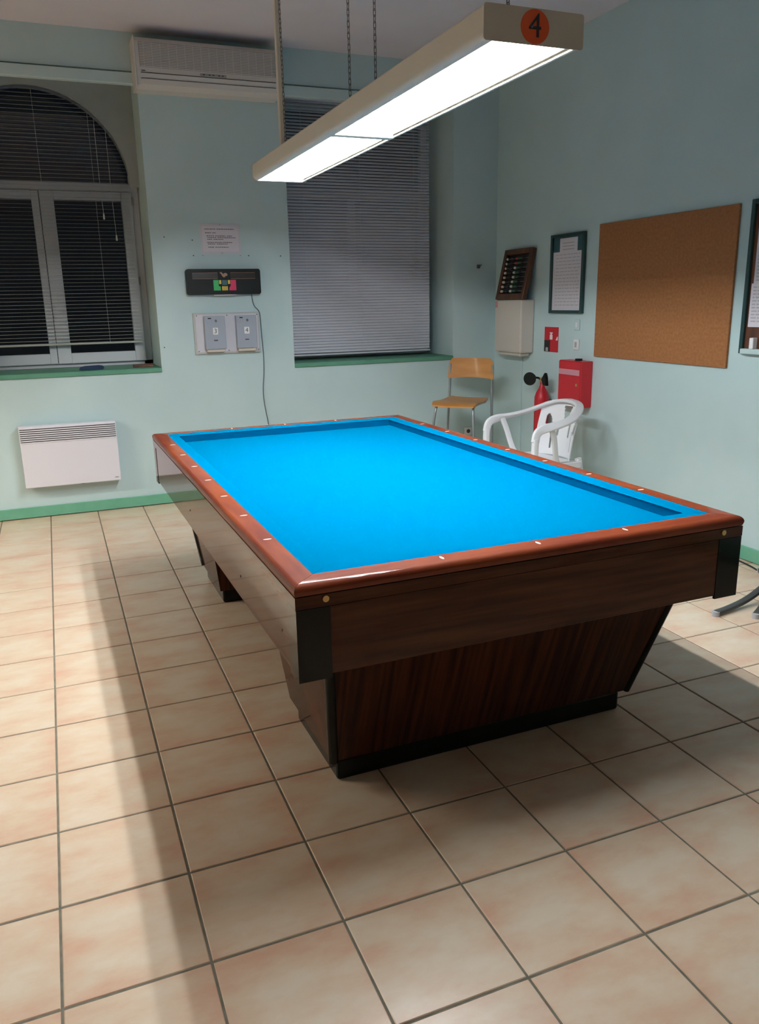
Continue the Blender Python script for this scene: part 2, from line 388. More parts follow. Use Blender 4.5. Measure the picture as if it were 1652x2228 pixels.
# ================================================================== BILLIARD TABLE
TX, TY, TH = 1.396, 1.662, 0.012
tbl = thing('billiard_table', 'large pocketless billiard table with blue cloth and red-brown wooden rails', 'billiard table', (TX, TY, 0), TH)
ZR = 0.797                      # rail top
OX, OY = 0.765, 1.380           # outer edge
CXh, CYh = 0.690, 1.305         # wood / cloth joint
NXh, NYh = 0.634, 1.252         # cushion nose
ZBED = 0.752
MB().box(-CXh, CXh, -CYh, CYh, ZBED-0.04, ZBED).obj('bed_cloth', 'cloth_blue', tbl)
def mitred(name, prof, m, smooth=False, gap=0.0007):
    # prof: list of (distance inward from outer edge, z); four mitred pieces round the table
    n = len(prof)
    for side in range(4):
        vs = []
        for t in (-1, 1):
            for d, z in prof:
                x, y = OX-d, OY-d
                if side == 0: vs.append((t*(x-gap), -y, z))
                elif side == 1: vs.append((x, t*(y-gap), z))
                elif side == 2: vs.append((-t*(x-gap), y, z))
                else: vs.append((-x, -t*(y-gap), z))
        fs = [tuple(range(n))[::-1], tuple(range(n, 2*n))] + [(i, (i+1) % n, n+(i+1) % n, n+i) for i in range(n)]
        mm = m if isinstance(m, str) else m[side % 2]
        MB().add(vs, fs).obj(name, mm, tbl, smooth)
# wooden rail with a rounded outer shoulder
R = 0.019; prof = [(0.003, ZR-0.031)]
for k in range(9):
    a = PI*k/2/8
    prof.append((R-R*math.cos(a), ZR-R+R*math.sin(a)))
prof += [(OX-CXh-0.0006, ZR), (OX-CXh-0.0006, ZR-0.031)]
mitred('rail', prof, ('rail_wood', 'rail_wood_long'), 35)
# cloth cushion: slopes to the nose, undercut below it
cp = [(OX-CXh, ZR-0.001), (OX-NXh-0.004, ZBED+0.0405), (OX-NXh, ZBED+0.0375), (OX-NXh-0.003, ZBED+0.034), (OX-NXh-0.012, ZBED+0.0005), (OX-CXh, ZBED+0.0005)]
mitred('cushion', cp, 'cloth_blue')
mitred('rail_trim', [(0.002, ZR-0.0672), (0.002, ZR-0.0335), (0.05, ZR-0.0335), (0.05, ZR-0.0672)], 'apron_wood')
ZA0, ZA1 = 0.533, ZR-0.068
AX, AY = OX-0.005, OY-0.005
for s in (-1, 1):
    MB().bbox(-AX+0.03, AX-0.03, min(s*AY, s*(AY-0.025)), max(s*AY, s*(AY-0.025)), ZA0, ZA1, 0.002).obj('apron_panel', 'apron_wood', tbl)
    MB().bbox(min(s*AX, s*(AX-0.025)), max(s*AX, s*(AX-0.025)), -AY+0.0255, AY-0.0255, ZA0, ZA1, 0.002).obj('apron_panel', 'apron_wood', tbl)
MB().box(-AX+0.03, AX-0.03, -AY+0.03, AY-0.03, ZA0+0.03, ZA0+0.07).obj('underframe', 'dark_wood', tbl)
for sx in (-1, 1):
    for sy in (-1, 1):
        e = 0.002
        pts = [(sx*(AX+e), sy*(AY+e)), (sx*(AX-0.092), sy*(AY+e)), (sx*(AX-0.092), sy*(AY-0.006)), (sx*(AX-0.0255), sy*(AY-0.006)), (sx*(AX-0.0255), sy*(AY-0.0255)), (sx*(AX-0.006), sy*(AY-0.0255)), (sx*(AX-0.006), sy*(AY-0.075)), (sx*(AX+e), sy*(AY-0.075))]
        MB().prism(pts, ZA0-0.010, ZA1-0.001, 'z').obj('corner_cap', 'black_laminate', tbl)
        bo = MB().cyl((sx*(OX-0.085), sy*(OY-0.003), ZR-0.046), (sx*(OX-0.085), sy*(OY+0.0015), ZR-0.046), 0.009, 16)
        tag(bo.obj('brass_bolt', 'brass', tbl), 'round brass bolt cap')
# screws along the long apron sides
for s in (-1, 1):
    for y in (-1.22, -0.72, 0.25, 1.30):
        MB().cyl((s*(AX-0.003), y, 0.615), (s*(AX+0.0015), y, 0.615), 0.0045, 10).obj('screw', 'dark_steel', tbl)
# pearl sights let into the rail
def lens(L, Wd):
    n = 10
    up = [(L*math.cos(PI*k/n), Wd*math.sin(PI*k/n)**1.3) for k in range(n+1)]
    return up + [(x, -y) for x, y in up[::-1][1:-1]]
LM = MB().prism(lens(0.0135, 0.0048), 0, 0.0009, 'z').mesh('sight', 'pearl')
SX, SY = 0.3185, 0.3125
for s in (-1, 1):
    for k in range(-3, 4): inst('sight', LM, tbl, (s*0.7155, k*SY, ZR-0.0002), (0, 0, 0))
    for k in (-1, 0, 1): inst('sight', LM, tbl, (k*SX, s*(OY-0.046), ZR-0.0002), (0, 0, PI/2))
# two flared pedestals
def pedestal(s):
    # s=-1 near end, +1 far end (local y)
    yo_t, yo_b, yi_t, yi_b = 1.262, 1.090, 0.53, 0.62
    ht, hb, zt, zb = 0.645, 0.585, ZA0+0.03, 0.078
    q = lambda h, y, z: (h, s*y, z)
    vs = [q(-hb, yo_b, zb), q(hb, yo_b, zb), q(hb, yi_b, zb), q(-hb, yi_b, zb), q(-ht, yo_t, zt), q(ht, yo_t, zt), q(ht, yi_t, zt), q(-ht, yi_t, zt)]
    fs = [(0,3,2,1),(4,5,6,7),(0,1,5,4),(1,2,6,5),(2,3,7,6),(3,0,4,7)]
    p = MB().add(vs, fs).obj('pedestal', 'pedestal_wood', tbl)
    MB().bbox(-hb+0.018, hb-0.035, min(s*(yo_b-0.008), s*(yi_b+0.03)), max(s*(yo_b-0.008), s*(yi_b+0.03)), 0.0005, zb, 0.01, 2).obj('plinth', 'black_laminate', p)
    for a, b_ in ((0, 4), (1, 5)):
        P0, P1 = Vector(vs[a]), Vector(vs[b_])
        sg = -1 if a == 0 else 1
        off = Vector((sg*0.001-sg*0.008, -s*0.008, 0))
        MB().cyl(P0+off, P0+off+(P1-P0)*0.93, 0.017, 12).obj('corner_post', 'black_laminate', p, 40)
pedestal(-1); pedestal(1)

# ================================================================== PENDANT LAMP
def build_lamp(loc, label, number, glow='tube_glow'):
    lp = thing('pendant_lamp', label, 'lamp', loc)
    hw, L, H = 0.149, 1.2475, 0.083
    # side panels: upright outside, rolled under to a lip
    for s in (-1, 1):
        pr = [(s*(hw-0.008), H), (s*hw, H-0.008)]
        rb = 0.022
        for k in range(7):
            a = PI/2*k/6
            pr.append((s*(hw-rb+rb*math.cos(a)), rb-rb*math.sin(a)))
        pr += [(s*(hw-0.027), 0.0), (s*(hw-0.027), 0.004), (s*(hw-0.02), 0.006)]
        for k in range(7):
            a = PI/2*(1-k/6); r2 = rb-0.004
            pr.append((s*(hw-rb+r2*math.cos(a)), rb-r2*math.sin(a)))
        pr += [(s*(hw-0.004), H-0.01), (s*(hw-0.010), H-0.004)]
        MB().prism(pr, -L+0.003, L-0.003, 'y').obj('side_panel', 'lamp_enamel', lp, 30)
    MB().box(-hw+0.010, hw-0.010, -L+0.003, L-0.003, H-0.004, H).obj('top_panel', 'lamp_enamel', lp)
    for s in (-1, 1):
        e = MB().prism(rrect(2*hw+0.002, H+0.002, 0.008, 4, 0, H/2), min(s*(L-0.003), s*L), max(s*(L-0.003), s*L), 'y').obj('end_panel', 'lamp_enamel', lp)
        if s < 0 and number:
            d = MB().prism(ellipse(0.0425, 0.0405, 40, 0.0, H/2), -L-0.0012, -L-0.0001, 'y').obj('number_disc', 'orange_disc', e)
            tag(d, 'orange disc with a black number 4')
            t = inst('numeral', text_mesh(number, 0.080, 'ink', 0.0004), e, (0.0, -L-0.0017, H/2), (PI/2, 0, 0))
    MB().box(-hw+0.022, hw-0.022, -0.012, 0.012, 0.004, H-0.005).obj('divider', 'lamp_enamel', lp)
    MB().bbox(-hw+0.024, hw-0.024, -0.022, 0.022, -0.002, 0.004, 0.001).obj('cross_bar', 'lamp_enamel', lp)
    for s in (-1, 1):
        y0, y1 = sorted((s*0.014, s*(L-0.005)))
        # folded white reflector: flat top, flared flanks, closed ends
        rf = MB()
        for pr in ([(-hw+0.026, 0.012), (-hw+0.045, 0.072), (-hw+0.047, 0.072), (-hw+0.028, 0.012)], [(hw-0.026, 0.012), (hw-0.045, 0.072), (hw-0.047, 0.072), (hw-0.028, 0.012)]):
            rf.prism(pr, y0, y1, 'y')
        rf.box(-hw+0.045, hw-0.045, y0, y1, 0.072, 0.075)
        rf.box(-hw+0.03, hw-0.03, y0, y0+0.002, 0.012, 0.072).box(-hw+0.03, hw-0.03, y1-0.002, y1, 0.012, 0.072)
        rf.obj('reflector', 'reflector_white', lp)
        for q in (-1, 1):
            x = q*0.061
            t = MB().cyl((x, y0+0.035, 0.056), (x, y1-0.035, 0.056), 0.013, 14).obj('tube', glow, lp, 40)
            for yy in (y0+0.004, y1-0.034):
                MB().bbox(x-0.014, x+0.014, yy, yy+0.030, 0.040, 0.0715, 0.003).obj('lamp_holder', 'reflector_white', t)
    return lp, H
LX, LY, LZ = 1.392, 1.6375, 2.130
lamp, LH = build_lamp((LX, LY, LZ), 'long beige fluorescent lamp hung on chains over the billiard table, numbered 4', '4')
# the neighbouring table's lamp, left of the picture and set crosswise (its box on the wall reads 3)
lamp3, _ = build_lamp((-2.75, 2.80, LZ), 'long beige fluorescent lamp hung on chains over the neighbouring table place, left of the picture', None, 'tube_glow_warm')
lamp3.rotation_euler = (0, 0, PI/2)
# chains: links shared
def link_mesh():
    m = MB(); path = []
    for k in range(8): path.append((0.0048*math.cos(PI*k/7), 0, 0.0085+0.0048*math.sin(PI*k/7)))
    for k in range(8): path.append((-0.0048*math.cos(PI*k/7), 0, -0.0085-0.0048*math.sin(PI*k/7)))
    return m.tube(path, 0.0014, 5, closed=True).mesh('link', 'chain_steel')
LKM = link_mesh()
for lamp_, y in [(lamp, q) for q in (-1.11, -0.15, 0.13, 1.11)] + [(lamp3, -1.0), (lamp3, 1.0)]:
    top = ZC-LZ
    c = MB().cyl((0, y, top-0.012), (0, y, top), 0.012, 12).tube([(0, y, top-0.012), (0, y, top-0.03)], 0.002, 6).obj('chain', 'steel', lamp_)
    MB().tube([(0, y, LH), (0, y, LH+0.012)], 0.003, 6).obj('eye_bolt', 'steel', c)
    z = LH+0.022; i = 0
    while z < top-0.03:
        inst('link', LKM, c, (0, y, z), (0, 0, (PI/2 if i % 2 else 0)+0.3)); z += 0.0208; i += 1
MB().bbox(-0.020, 0.010, 1.128, 1.158, LH, ZC-LZ, 0.003).obj('conduit', 'lamp_enamel', lamp)

# ================================================================== VENETIAN BLINDS
def blind(name, label, x0, x1, y, z0, z1, tilt, m, pitch, cords, wand=None):
    t = thing(name, label, 'blind', ((x0+x1)/2, y, z0)); w2 = (x1-x0)/2; h = z1-z0
    MB().bbox(-w2, w2, -0.014, 0.014, h-0.025, h, 0.002).obj('headrail', m, t)
    MB().bbox(-w2, w2, -0.013, 0.013, 0, 0.016, 0.004).obj('bottom_rail', m, t)
    pr = [(-0.0125, -0.0008), (-0.0045, 0.0004), (0.0045, 0.0004), (0.0125, -0.0008), (0.0125, -0.0004), (0.0045, 0.0008), (-0.0045, 0.0008), (-0.0125, -0.0004)]
    sm = MB().prism([(b_, c) for b_, c in pr], -w2+0.003, w2-0.003, 'x').mesh('slat', m)
    z = 0.016+pitch*0.8
    while z < h-0.03:
        zz = z
        inst('slat', sm, t, (random.uniform(-.001, .001), 0, zz), (tilt(z/h)+random.uniform(-.03, .03), 0, 0)); z += pitch
    for cx in cords:
        MB().box(cx-0.0007, cx+0.0007, -0.0145, -0.0132, 0.01, h-0.02).obj('ladder_cord', 'cord_white', t)
    if wand:
        for wx, zt in wand:
            c = MB().tube([(wx, -0.02, h-0.02), (wx, -0.022, h*0.6), (wx+0.006, -0.02, zt)], 0.0014, 5).obj('pull_cord', 'cord_white', t)
            MB().lathe([(0.002, 0), (0.006, -0.012), (0.007, -0.04), (0.003, -0.045)], (wx+0.006, -0.02, zt), 8).obj('tassel', 'cord_white', c)
    return t
blind('venetian_blind', 'open venetian blind with thin level slats over the arched casement window', W1[0]+0.07, 0.812, 5.040, 1.214, 3.035, lambda q: 0.10, 'slat_ivory', 0.0262, (-0.45, 0.04, 0.40), ((0.44, 0.95), (0.515, 0.80)))
blind('venetian_blind', 'closed grey-white venetian blind covering the window nearest the room corner', W2[0]+0.06, W2[1]-0.085, 4.90, 1.060, 3.030, lambda q: 1.16 - 0.26*min(1, max(0, (q-0.5)/0.3)), 'slat_white', 0.0235, (-0.48, 0.0, 0.48))

# ================================================================== BACK WALL THINGS
# air conditioner
ac = on_back('air_conditioner', 'wide beige wall air conditioner under the ceiling between the windows', 'air conditioner', 1.362, 2.905)
pts = [(-0.0, 0.0), (-0.0, 0.30), (-0.175, 0.30), (-0.198, 0.275), (-0.205, 0.09), (-0.185, 0.02), (-0.12, 0.0)]
MB().prism([(a, b_) for a, b_ in pts], -0.485, 0.485, 'x').obj('body', 'ac_plastic', ac)
for s in (-1, 1): MB().bbox(min(s*0.485, s*0.497), max(s*0.485, s*0.497), -0.207, 0, -0.002, 0.303, 0.006, 2).obj('end_cap', 'ac_plastic', ac)
gr = MB().bbox(-0.462, 0.462, -0.2065, -0.19, 0.118, 0.268, 0.002).obj('grille', 'ac_grille', ac)
GM = MB().bbox(-0.46, 0.46, -0.2095, -0.205, 0, 0.0052, 0.001).mesh('grille_bar', 'ac_plastic')
for k in range(15): inst('grille_bar', GM, gr, (0, 0, 0.121+0.0098*k))
for k in range(-8, 9): MB().box(0.054*k-0.0015, 0.054*k+0.0015, -0.2105, -0.205, 0.118, 0.268).obj('grille_rib', 'ac_plastic', gr)
MB().box(-0.46, 0.46, -0.2066, -0.19, 0.083, 0.0865).obj('slot', 'dark_gap', ac)
MB().box(-0.46, 0.46, -0.1985, -0.18, 0.051, 0.053).obj('louver_gap', 'dark_gap', ac)
dp = MB().bbox(-0.07, 0.11, -0.209, -0.2, 0.091, 0.106, 0.002).obj('control_strip', 'ac_grille', ac)
for x in (-0.045, -0.005, 0.02, 0.06, 0.085): MB().box(x-0.006, x+0.006, -0.2098, -0.208, 0.095, 0.102).obj('button', 'dark_grey', dp)
MB().box(-0.455, -0.43, -0.2068, -0.2, 0.094, 0.099).obj('badge', 'dark_grey', ac)
# notice
nt = on_back('paper_notice', 'small white printed notice pinned above the black scoreboard', 'notice', 1.398, 1.852)
MB().box(-0.148, 0.148, -0.0022, -0.0004, 0, 0.212).obj('sleeve', 'board_white', nt)
MB().box(-0.133, 0.133, -0.0028, -0.0022, 0.018, 0.196).obj('sheet', 'paper', nt)
ln = MB()
for x0, x1, z in ((-0.115, -0.035, 0.176), (-0.025, 0.105, 0.176), (-0.112, -0.065, 0.150), (-0.058, -0.03, 0.150), (-0.103, -0.045, 0.129), (-0.04, 0.04, 0.129), (0.048, 0.088, 0.129), (-0.098, -0.03, 0.117), (-0.022, 0.112, 0.117), (-0.1, -0.06, 0.105), (-0.052, 0.02, 0.105), (-0.1, -0.05, 0.083), (-0.045, 0.01, 0.083), (0.016, 0.085, 0.083), (-0.096, -0.04, 0.072), (-0.03, 0.052, 0.072), (-0.095, -0.05, 0.05), (-0.042, 0.055, 0.05)):
    x = x0
    while x < x1:
        wd = random.uniform(0.006, 0.016); ln.box(x, min(x+wd, x1), -0.0031, -0.0027, z-0.0022, z+0.0022); x += wd+0.003
ln.obj('print_line', 'ink', nt)
for x, z in ((0, 0.205), (0.005, 0.006), (-0.14, -0.012), (0.14, -0.012)): MB().lathe([(0.001, 0), (0.0035, 0.001), (0.0035, 0.003), (0.001, 0.004)], (x, -0.005, z), 8).obj('pin', 'dark_grey', nt)
# scoreboard
sc = on_back('scoreboard', 'black electronic scoreboard with green, yellow and red keys', 'scoreboard', 1.395, 1.562)
W_, H_ = 0.552, 0.184
out = rrect(W_, H_, 0.018, 5, 0, H_/2)
bodypts = out[:]
MB().prism(out, -0.05, -0.0005, 'y').obj('body', 'black_plastic', sc)
MB().prism(rrect(W_-0.02, H_-0.018, 0.014, 5, 0, H_/2), -0.053, -0.05, 'y').obj('face', 'black_plastic', sc)
MB().bbox(-0.235, -0.045, -0.0548, -0.053, 0.112, 0.158, 0.0006).obj('display', 'display_smoke', sc)
MB().bbox(0.045, 0.235, -0.0548, -0.053, 0.112, 0.158, 0.0006).obj('display', 'display_smoke', sc)
for x0, x1 in ((-0.235, -0.05), (0.05, 0.235)):
    for z in (0.114, 0.156): MB().box(x0, x1, -0.0553, -0.0545, z-0.001, z+0.001).obj('display_line', 'emblem_brown', sc)
hp = [(-0.034, 0.158), (-0.018, 0.161), (-0.006, 0.147), (0.010, 0.156), (0.024, 0.15), (0.026, 0.136), (0.012, 0.132), (0.0, 0.122), (-0.014, 0.132), (-0.020, 0.145)]
tag(MB().prism(hp, -0.0552, -0.053, 'y').obj('emblem', 'emblem_brown', sc), 'brown emblem in the middle of the face')
for pts, m in (([(-0.082, 0.03), (-0.030, 0.03), (-0.030, 0.058), (-0.044, 0.062), (-0.044, 0.105), (-0.082, 0.105)], 'key_green'), ([(0.086, 0.03), (0.034, 0.03), (0.034, 0.05), (0.046, 0.062), (0.046, 0.105), (0.086, 0.105)], 'key_red')):
    MB().prism(pts, -0.0556, -0.053, 'y').obj('key_block', m, sc)
for x, z, a, b_ in ((-0.032, 0.09, 0.008, 0.014), (0.034, 0.09, 0.008, 0.014), (-0.014, 0.045, 0.0065, 0.015), (0.001, 0.045, 0.0065, 0.015), (0.016, 0.045, 0.0065, 0.015)):
    MB().bbox(x-a, x+a, -0.057, -0.053, z-b_, z+b_, 0.001).obj('key', 'key_yellow', sc)
MB().bbox(-0.018, 0.020, -0.056, -0.053, 0.068, 0.104, 0.001).obj('key', 'key_teal', sc)
MB().bbox(-0.085, 0.085, -0.056, -0.02, -0.006, 0.0, 0.002).obj('bottom_lip', 'board_white', sc)
cb = [(1.606, 1.565), (1.609, 1.53), (1.619, 1.477), (1.652, 1.449), (1.663, 1.42), (1.666, 1.287), (1.671, 1.18), (1.674, 1.08), (1.668, 0.95), (1.654, 0.85), (1.655, 0.76), (1.668, 0.66), (1.684, 0.564), (1.69, 0.45), (1.69, 0.30)]
def smooth_path(p, it=2):
    for _ in range(it):
        q = [p[0]]
        for a, b_ in zip(p[:-1], p[1:]):
            q.append(tuple(0.75*i+0.25*j for i, j in zip(a, b_))); q.append(tuple(0.25*i+0.75*j for i, j in zip(a, b_)))
        p = q + [p[-1]]
    return p
tag(MB().tube(smooth_path([(x-1.606, -0.0045, z-1.565) for x, z in cb]), 0.0036, 6).obj('power_cable', 'cable_grey'), 'thin grey cable hanging down the wall from the black scoreboard', 'cable').location = (1.606, YB, 1.561)
# coin boxes on a white board
bd = on_back('meter_board', 'white wall board that carries the two grey meter boxes', 'board', 1.403, 1.128)
MB().bbox(-0.254, 0.247, -0.018, -0.0005, 0, 0.303, 0.002).obj('panel', 'board_edge', bd)
MB().bbox(-0.238, 0.236, -0.0195, -0.018, 0.014, 0.292, 0.0006).obj('facing', 'board_white', bd)
for x, z in ((-0.228, 0.284), (0, 0.284), (0.23, 0.284), (-0.228, 0.022), (0, 0.022), (0.23, 0.022)):
    MB().cyl((x, -0.0215, z), (x, -0.0193, z), 0.004, 8).obj('screw', 'dark_steel', bd)
for x, n in ((1.300, '3'), (1.538, '4')):
    bx = thing('meter_box', {'3': 'left grey coin meter box with sticker 3, nearer the arched window', '4': 'right grey coin meter box with sticker 4, beside the hanging cable'}[n], 'meter box', (x, YB-0.0196, 1.166), 0, 'grey coin meter boxes on the white board')
    MB().bbox(-0.077, 0.077, -0.052, 0, 0, 0.242, 0.004, 2).obj('case', 'box_grey', bx)
    MB().bbox(-0.070, -0.026, -0.0555, -0.052, 0.188, 0.234, 0.001).obj('coin_plate', 'box_grey', bx)
    MB().box(-0.052, -0.028, -0.0562, -0.0545, 0.222, 0.230).obj('coin_slot', 'dark_gap', bx)
    MB().cyl((-0.046, -0.058, 0.206), (-0.046, -0.0545, 0.206), 0.006, 12).obj('reject_button', 'steel', bx)
    lk = MB().cyl((0.008, -0.055, 0.207), (0.008, -0.0515, 0.207), 0.009, 12).obj('lock', 'dark_grey', bx)
    MB().box(0.002, 0.022, -0.057, -0.0545, 0.2055, 0.2085).obj('key_slot', 'steel', lk)
    st = MB().box(-0.019, 0.019, -0.0532, -0.0518, 0.107, 0.157).obj('sticker', 'paper_white', bx)
    inst('numeral', text_mesh(n, 0.046, 'ink', 0.0002), st, (0, -0.0536, 0.132), (PI/2, 0, 0))
    MB().box(-0.016, 0.014, -0.0528, -0.0518, 0.060, 0.069).obj('maker_plate', 'dark_grey', bx)
    MB().bbox(-0.066, 0.066, -0.038, -0.002, -0.022, 0.0, 0.002).obj('bottom_tray', 'cream_box', bx)
# convector heater
ht = on_back('convector_heater', 'white wall convector heater with a slotted top grille', 'heater', 0.190, 0.242)
MB().bbox(-0.328, 0.328, -0.098, -0.022, 0, 0.442, 0.006, 2).obj('case', 'heater_white', ht)
for s in (-1, 1): MB().box(s*0.2-0.02, s*0.2+0.02, -0.03, -0.0005, 0.05, 0.4).obj('bracket', 'dark_steel', ht)
gp = MB().box(-0.322, 0.322, -0.0992, -0.09, 0.322, 0.432).obj('grille_back', 'dark_gap', ht)
SM = MB().bbox(-0.322, 0.322, -0.102, -0.096, 0, 0.0085, 0.0012).mesh('grille_slat', 'heater_white')
for k in range(8): inst('grille_slat', SM, gp, (0, 0, 0.3215+0.0146*k))
MB().box(0.285, 0.31, -0.0988, -0.097, 0.024, 0.028).obj('badge', 'dark_grey', ht)
MB().cyl((0.06, -0.06, -0.006), (0.06, -0.06, 0.002), 0.018, 14).obj('thermostat_knob', 'dark_grey', ht)
# things on the left sill
cl = MB()
prf = [(-0.088, 0.004), (-0.078, 0.020), (-0.05, 0.027), (0.05, 0.030), (0.078, 0.026), (0.085, 0.012), (0.074, 0.002), (-0.07, 0.001)]
cl.prism(prf, -0.035, 0.035, 'y')
o = cl.obj('folded_cloth', 'felt_navy', None, 50); o.location = (0.405, 4.72, ZS); tag(o, 'dark blue folded cleaning pad lying on the green window sill', 'cloth')
o = MB().bbox(-0.075, 0.075, -0.02, 0.02, 0, 0.020, 0.003).obj('wooden_block', 'dark_wood'); o.location = (0.775, 4.755, ZS); tag(o, 'small brown wooden block at the right end of the window sill', 'block')
# nails and a hook in the plaster
for x, z, l in ((1.19, 1.842, 'tiny dark nail in the wall at the lower left of the printed notice'), (1.602, 1.842, 'tiny dark nail in the wall at the lower right of the printed notice'),
                (1.85, 1.84, 'tiny dark nail in the wall right beside the edge of the closed blind'), (0.99, 1.97, 'tiny dark nail in the wall beside the arched window, level with the notice'),
                (1.19, 1.95, 'tiny dark nail in the wall left of the middle of the printed notice'), (0.925, 1.19, 'tiny dark nail in the wall just above the right end of the green sill')):
    o = MB().cyl((0, -0.004, 0), (0, 0.0, 0), 0.0045, 8).obj('nail', 'dark_steel'); o.location = (x, YB, z)
    tag(o, l, 'nail', 'nails in the back wall')
hk = MB().bbox(-0.012, 0.012, -0.02, -0.0005, -0.015, 0.015, 0.003).tube([(0, -0.02, 0), (0.008, -0.035, 0.004), (0.014, -0.037, 0.016)], 0.004, 6).obj('wall_hook', 'dark_grey'); hk.location = (3.562, YB, 1.757)
tag(hk, 'small dark hook on the wall between window and counting frame', 'hook')
sk = on_back('wall_socket', 'small white wall socket low behind the wooden chair', 'socket', 3.48, 0.33)
MB().bbox(-0.035, 0.035, -0.012, -0.0005, 0, 0.07, 0.003).obj('plate', 'white_plastic', sk)
MB().cyl((0, -0.0135, 0.035), (0, -0.011, 0.035), 0.018, 16).obj('socket_well', 'dark_grey', sk)

# ================================================================== RIGHT WALL THINGS (local x runs towards the viewer, local -y into the room)
# meter cabinet with counting frame leaning on top
mc = on_right('meter_cabinet', 'cream plastic meter cabinet under the wooden counting frame', 'cabinet', 4.17, 1.065)
MB().bbox(-0.245, 0.165, -0.125, -0.0005, 0.0, 0.415, 0.012, 2).obj('case', 'cream_box', mc)
MB().bbox(-0.21, 0.135, -0.11, -0.02, -0.028, 0.0, 0.008).obj('cable_shroud', 'cream_box', mc)
MB().box(-0.237, -0.200, -0.1258, -0.1248, 0.355, 0.405).obj('label', 'tape_pink', mc)
MB().bbox(-0.012, 0.012, -0.012, -0.0005, -1.05, -0.028, 0.002).obj('cable_duct', 'wall_paint', mc)
# counting frame (scoring abacus)
ab = thing('counting_frame', 'dark wooden counting frame with rows of beads leaning on the cream cabinet', 'abacus', (XR-0.105, 4.165, 1.4815), -PI/2)
LEAN = math.radians(-12.5)
abt = Matrix.Rotation(LEAN, 4, 'X')
def abp(mb, nm, m, parent=None, smooth=False):
    mb.v = [tuple(abt @ Vector(p)) for p in mb.v]
    return mb.obj(nm, m, parent or ab, smooth)
abp(MB().bbox(-0.250, -0.215, -0.02, 0.018, 0, 0.40, 0.003), 'frame_side', 'dark_wood')
abp(MB().bbox(0.135, 0.170, -0.02, 0.018, 0, 0.40, 0.003), 'frame_side', 'dark_wood')
abp(MB().bbox(-0.215, 0.135, -0.02, 0.018, 0, 0.045, 0.003), 'frame_rail', 'dark_wood')
abp(MB().bbox(-0.215, 0.135, -0.02, 0.018, 0.36, 0.40, 0.003), 'frame_rail', 'dark_wood')
abp(MB().box(-0.217, 0.137, 0.012, 0.017, 0.04, 0.365), 'backing', 'bead_black')
for k in range(8):
    z = 0.068+0.037*k
    rd = abp(MB().cyl((-0.215, -0.004, z), (0.135, -0.004, z), 0.0018, 6), 'wire', 'steel')
    def bead(x, m):
        b_ = MB().lathe([(0.002, -0.006), (0.0085, -0.004), (0.011, 0), (0.0085, 0.004), (0.002, 0.006)], (0, 0, 0), 10)
        b_.v = [(x+p[2], -0.004+p[0], z+p[1]) for p in b_.v]
        abp(b_, 'bead', m, rd, 60)
    for x in ([-0.203, -0.189] if k < 5 else [-0.205]): bead(x, 'bead_white')
    for x in (-0.065, -0.051): bead(x, 'bead_white' if k < 6 else 'bead_red')
    for q in range(6): bead(-0.03+0.0135*q, 'bead_green' if q < 4 else 'bead_black')
    for q in range(4): bead(-0.15+0.0135*q, 'bead_black')
# framed notice
fr = on_right('framed_notice', 'tall dark green picture frame with a pale printed sheet', 'picture frame', 3.565, 1.377)
hw_, hh = 0.207, 0.565
for a in ((-hw_, -hw_+0.022, 0, hh), (hw_-0.022, hw_, 0, hh), (-hw_+0.022, hw_-0.022, 0, 0.022), (-hw_+0.022, hw_-0.022, hh-0.022, hh)):
    MB().bbox(a[0], a[1], -0.028, -0.0005, a[2], a[3], 0.002).obj('frame_bar', 'frame_green', fr)
MB().box(-hw_+0.02, hw_-0.02, -0.01, -0.001, 0.02, hh-0.02).obj('mount', 'poster_teal', fr)
sh = MB().prism([(-0.185, 0.022), (0.182, 0.022), (0.182, 0.44), (0.112, 0.44), (0.112, 0.535), (-0.105, 0.535), (-0.105, 0.44), (-0.185, 0.44)], -0.0115, -0.01, 'y').obj('sheet', 'paper', fr)
ln = MB()
for k in range(16):
    z = 0.42-0.024*k; x = -0.15
    while x < 0.14:
        wd = random.uniform(0.02, 0.05); ln.box(x, min(x+wd, 0.15), -0.0119, -0.0114, z-0.003, z+0.003); x += wd+0.01
for z in (0.50, 0.478, 0.456): ln.box(-0.07, 0.075, -0.0119, -0.0114, z-0.004, z+0.004)
ln.obj('print_line', 'ink_faint', fr)
# extinguisher sign
sg = on_right('fire_sign', 'small red fire extinguisher sign on the right wall', 'sign', 3.755, 1.085)
MB().box(-0.092, 0.092, -0.004, -0.0005, 0, 0.188).obj('plate', 'sign_red', sg)
MB().box(-0.092, -0.012, -0.0046, -0.004, 0.002, 0.088).obj('photo_field', 'bead_black', sg)
MB().prism([(-0.018, 0.094), (0.018, 0.094), (0.018, 0.128), (0.006, 0.135), (0.02, 0.142), (0.02, 0.148), (-0.02, 0.148), (-0.02, 0.142), (-0.006, 0.135), (-0.018, 0.128)], -0.0052, -0.004, 'y').obj('pictogram', 'sign_white', sg)
MB().prism([(0.062, 0.09), (0.09, 0.09), (0.09, 0.118), (0.08, 0.118)], -0.0052, -0.004, 'y').obj('pictogram', 'sign_white', sg)
MB().prism([(-0.07, 0.004), (-0.036, 0.004), (-0.036, 0.026), (-0.046, 0.034), (-0.062, 0.034), (-0.07, 0.026)], -0.0054, -0.0046, 'y').obj('pictogram', 'plastic_grey', sg)
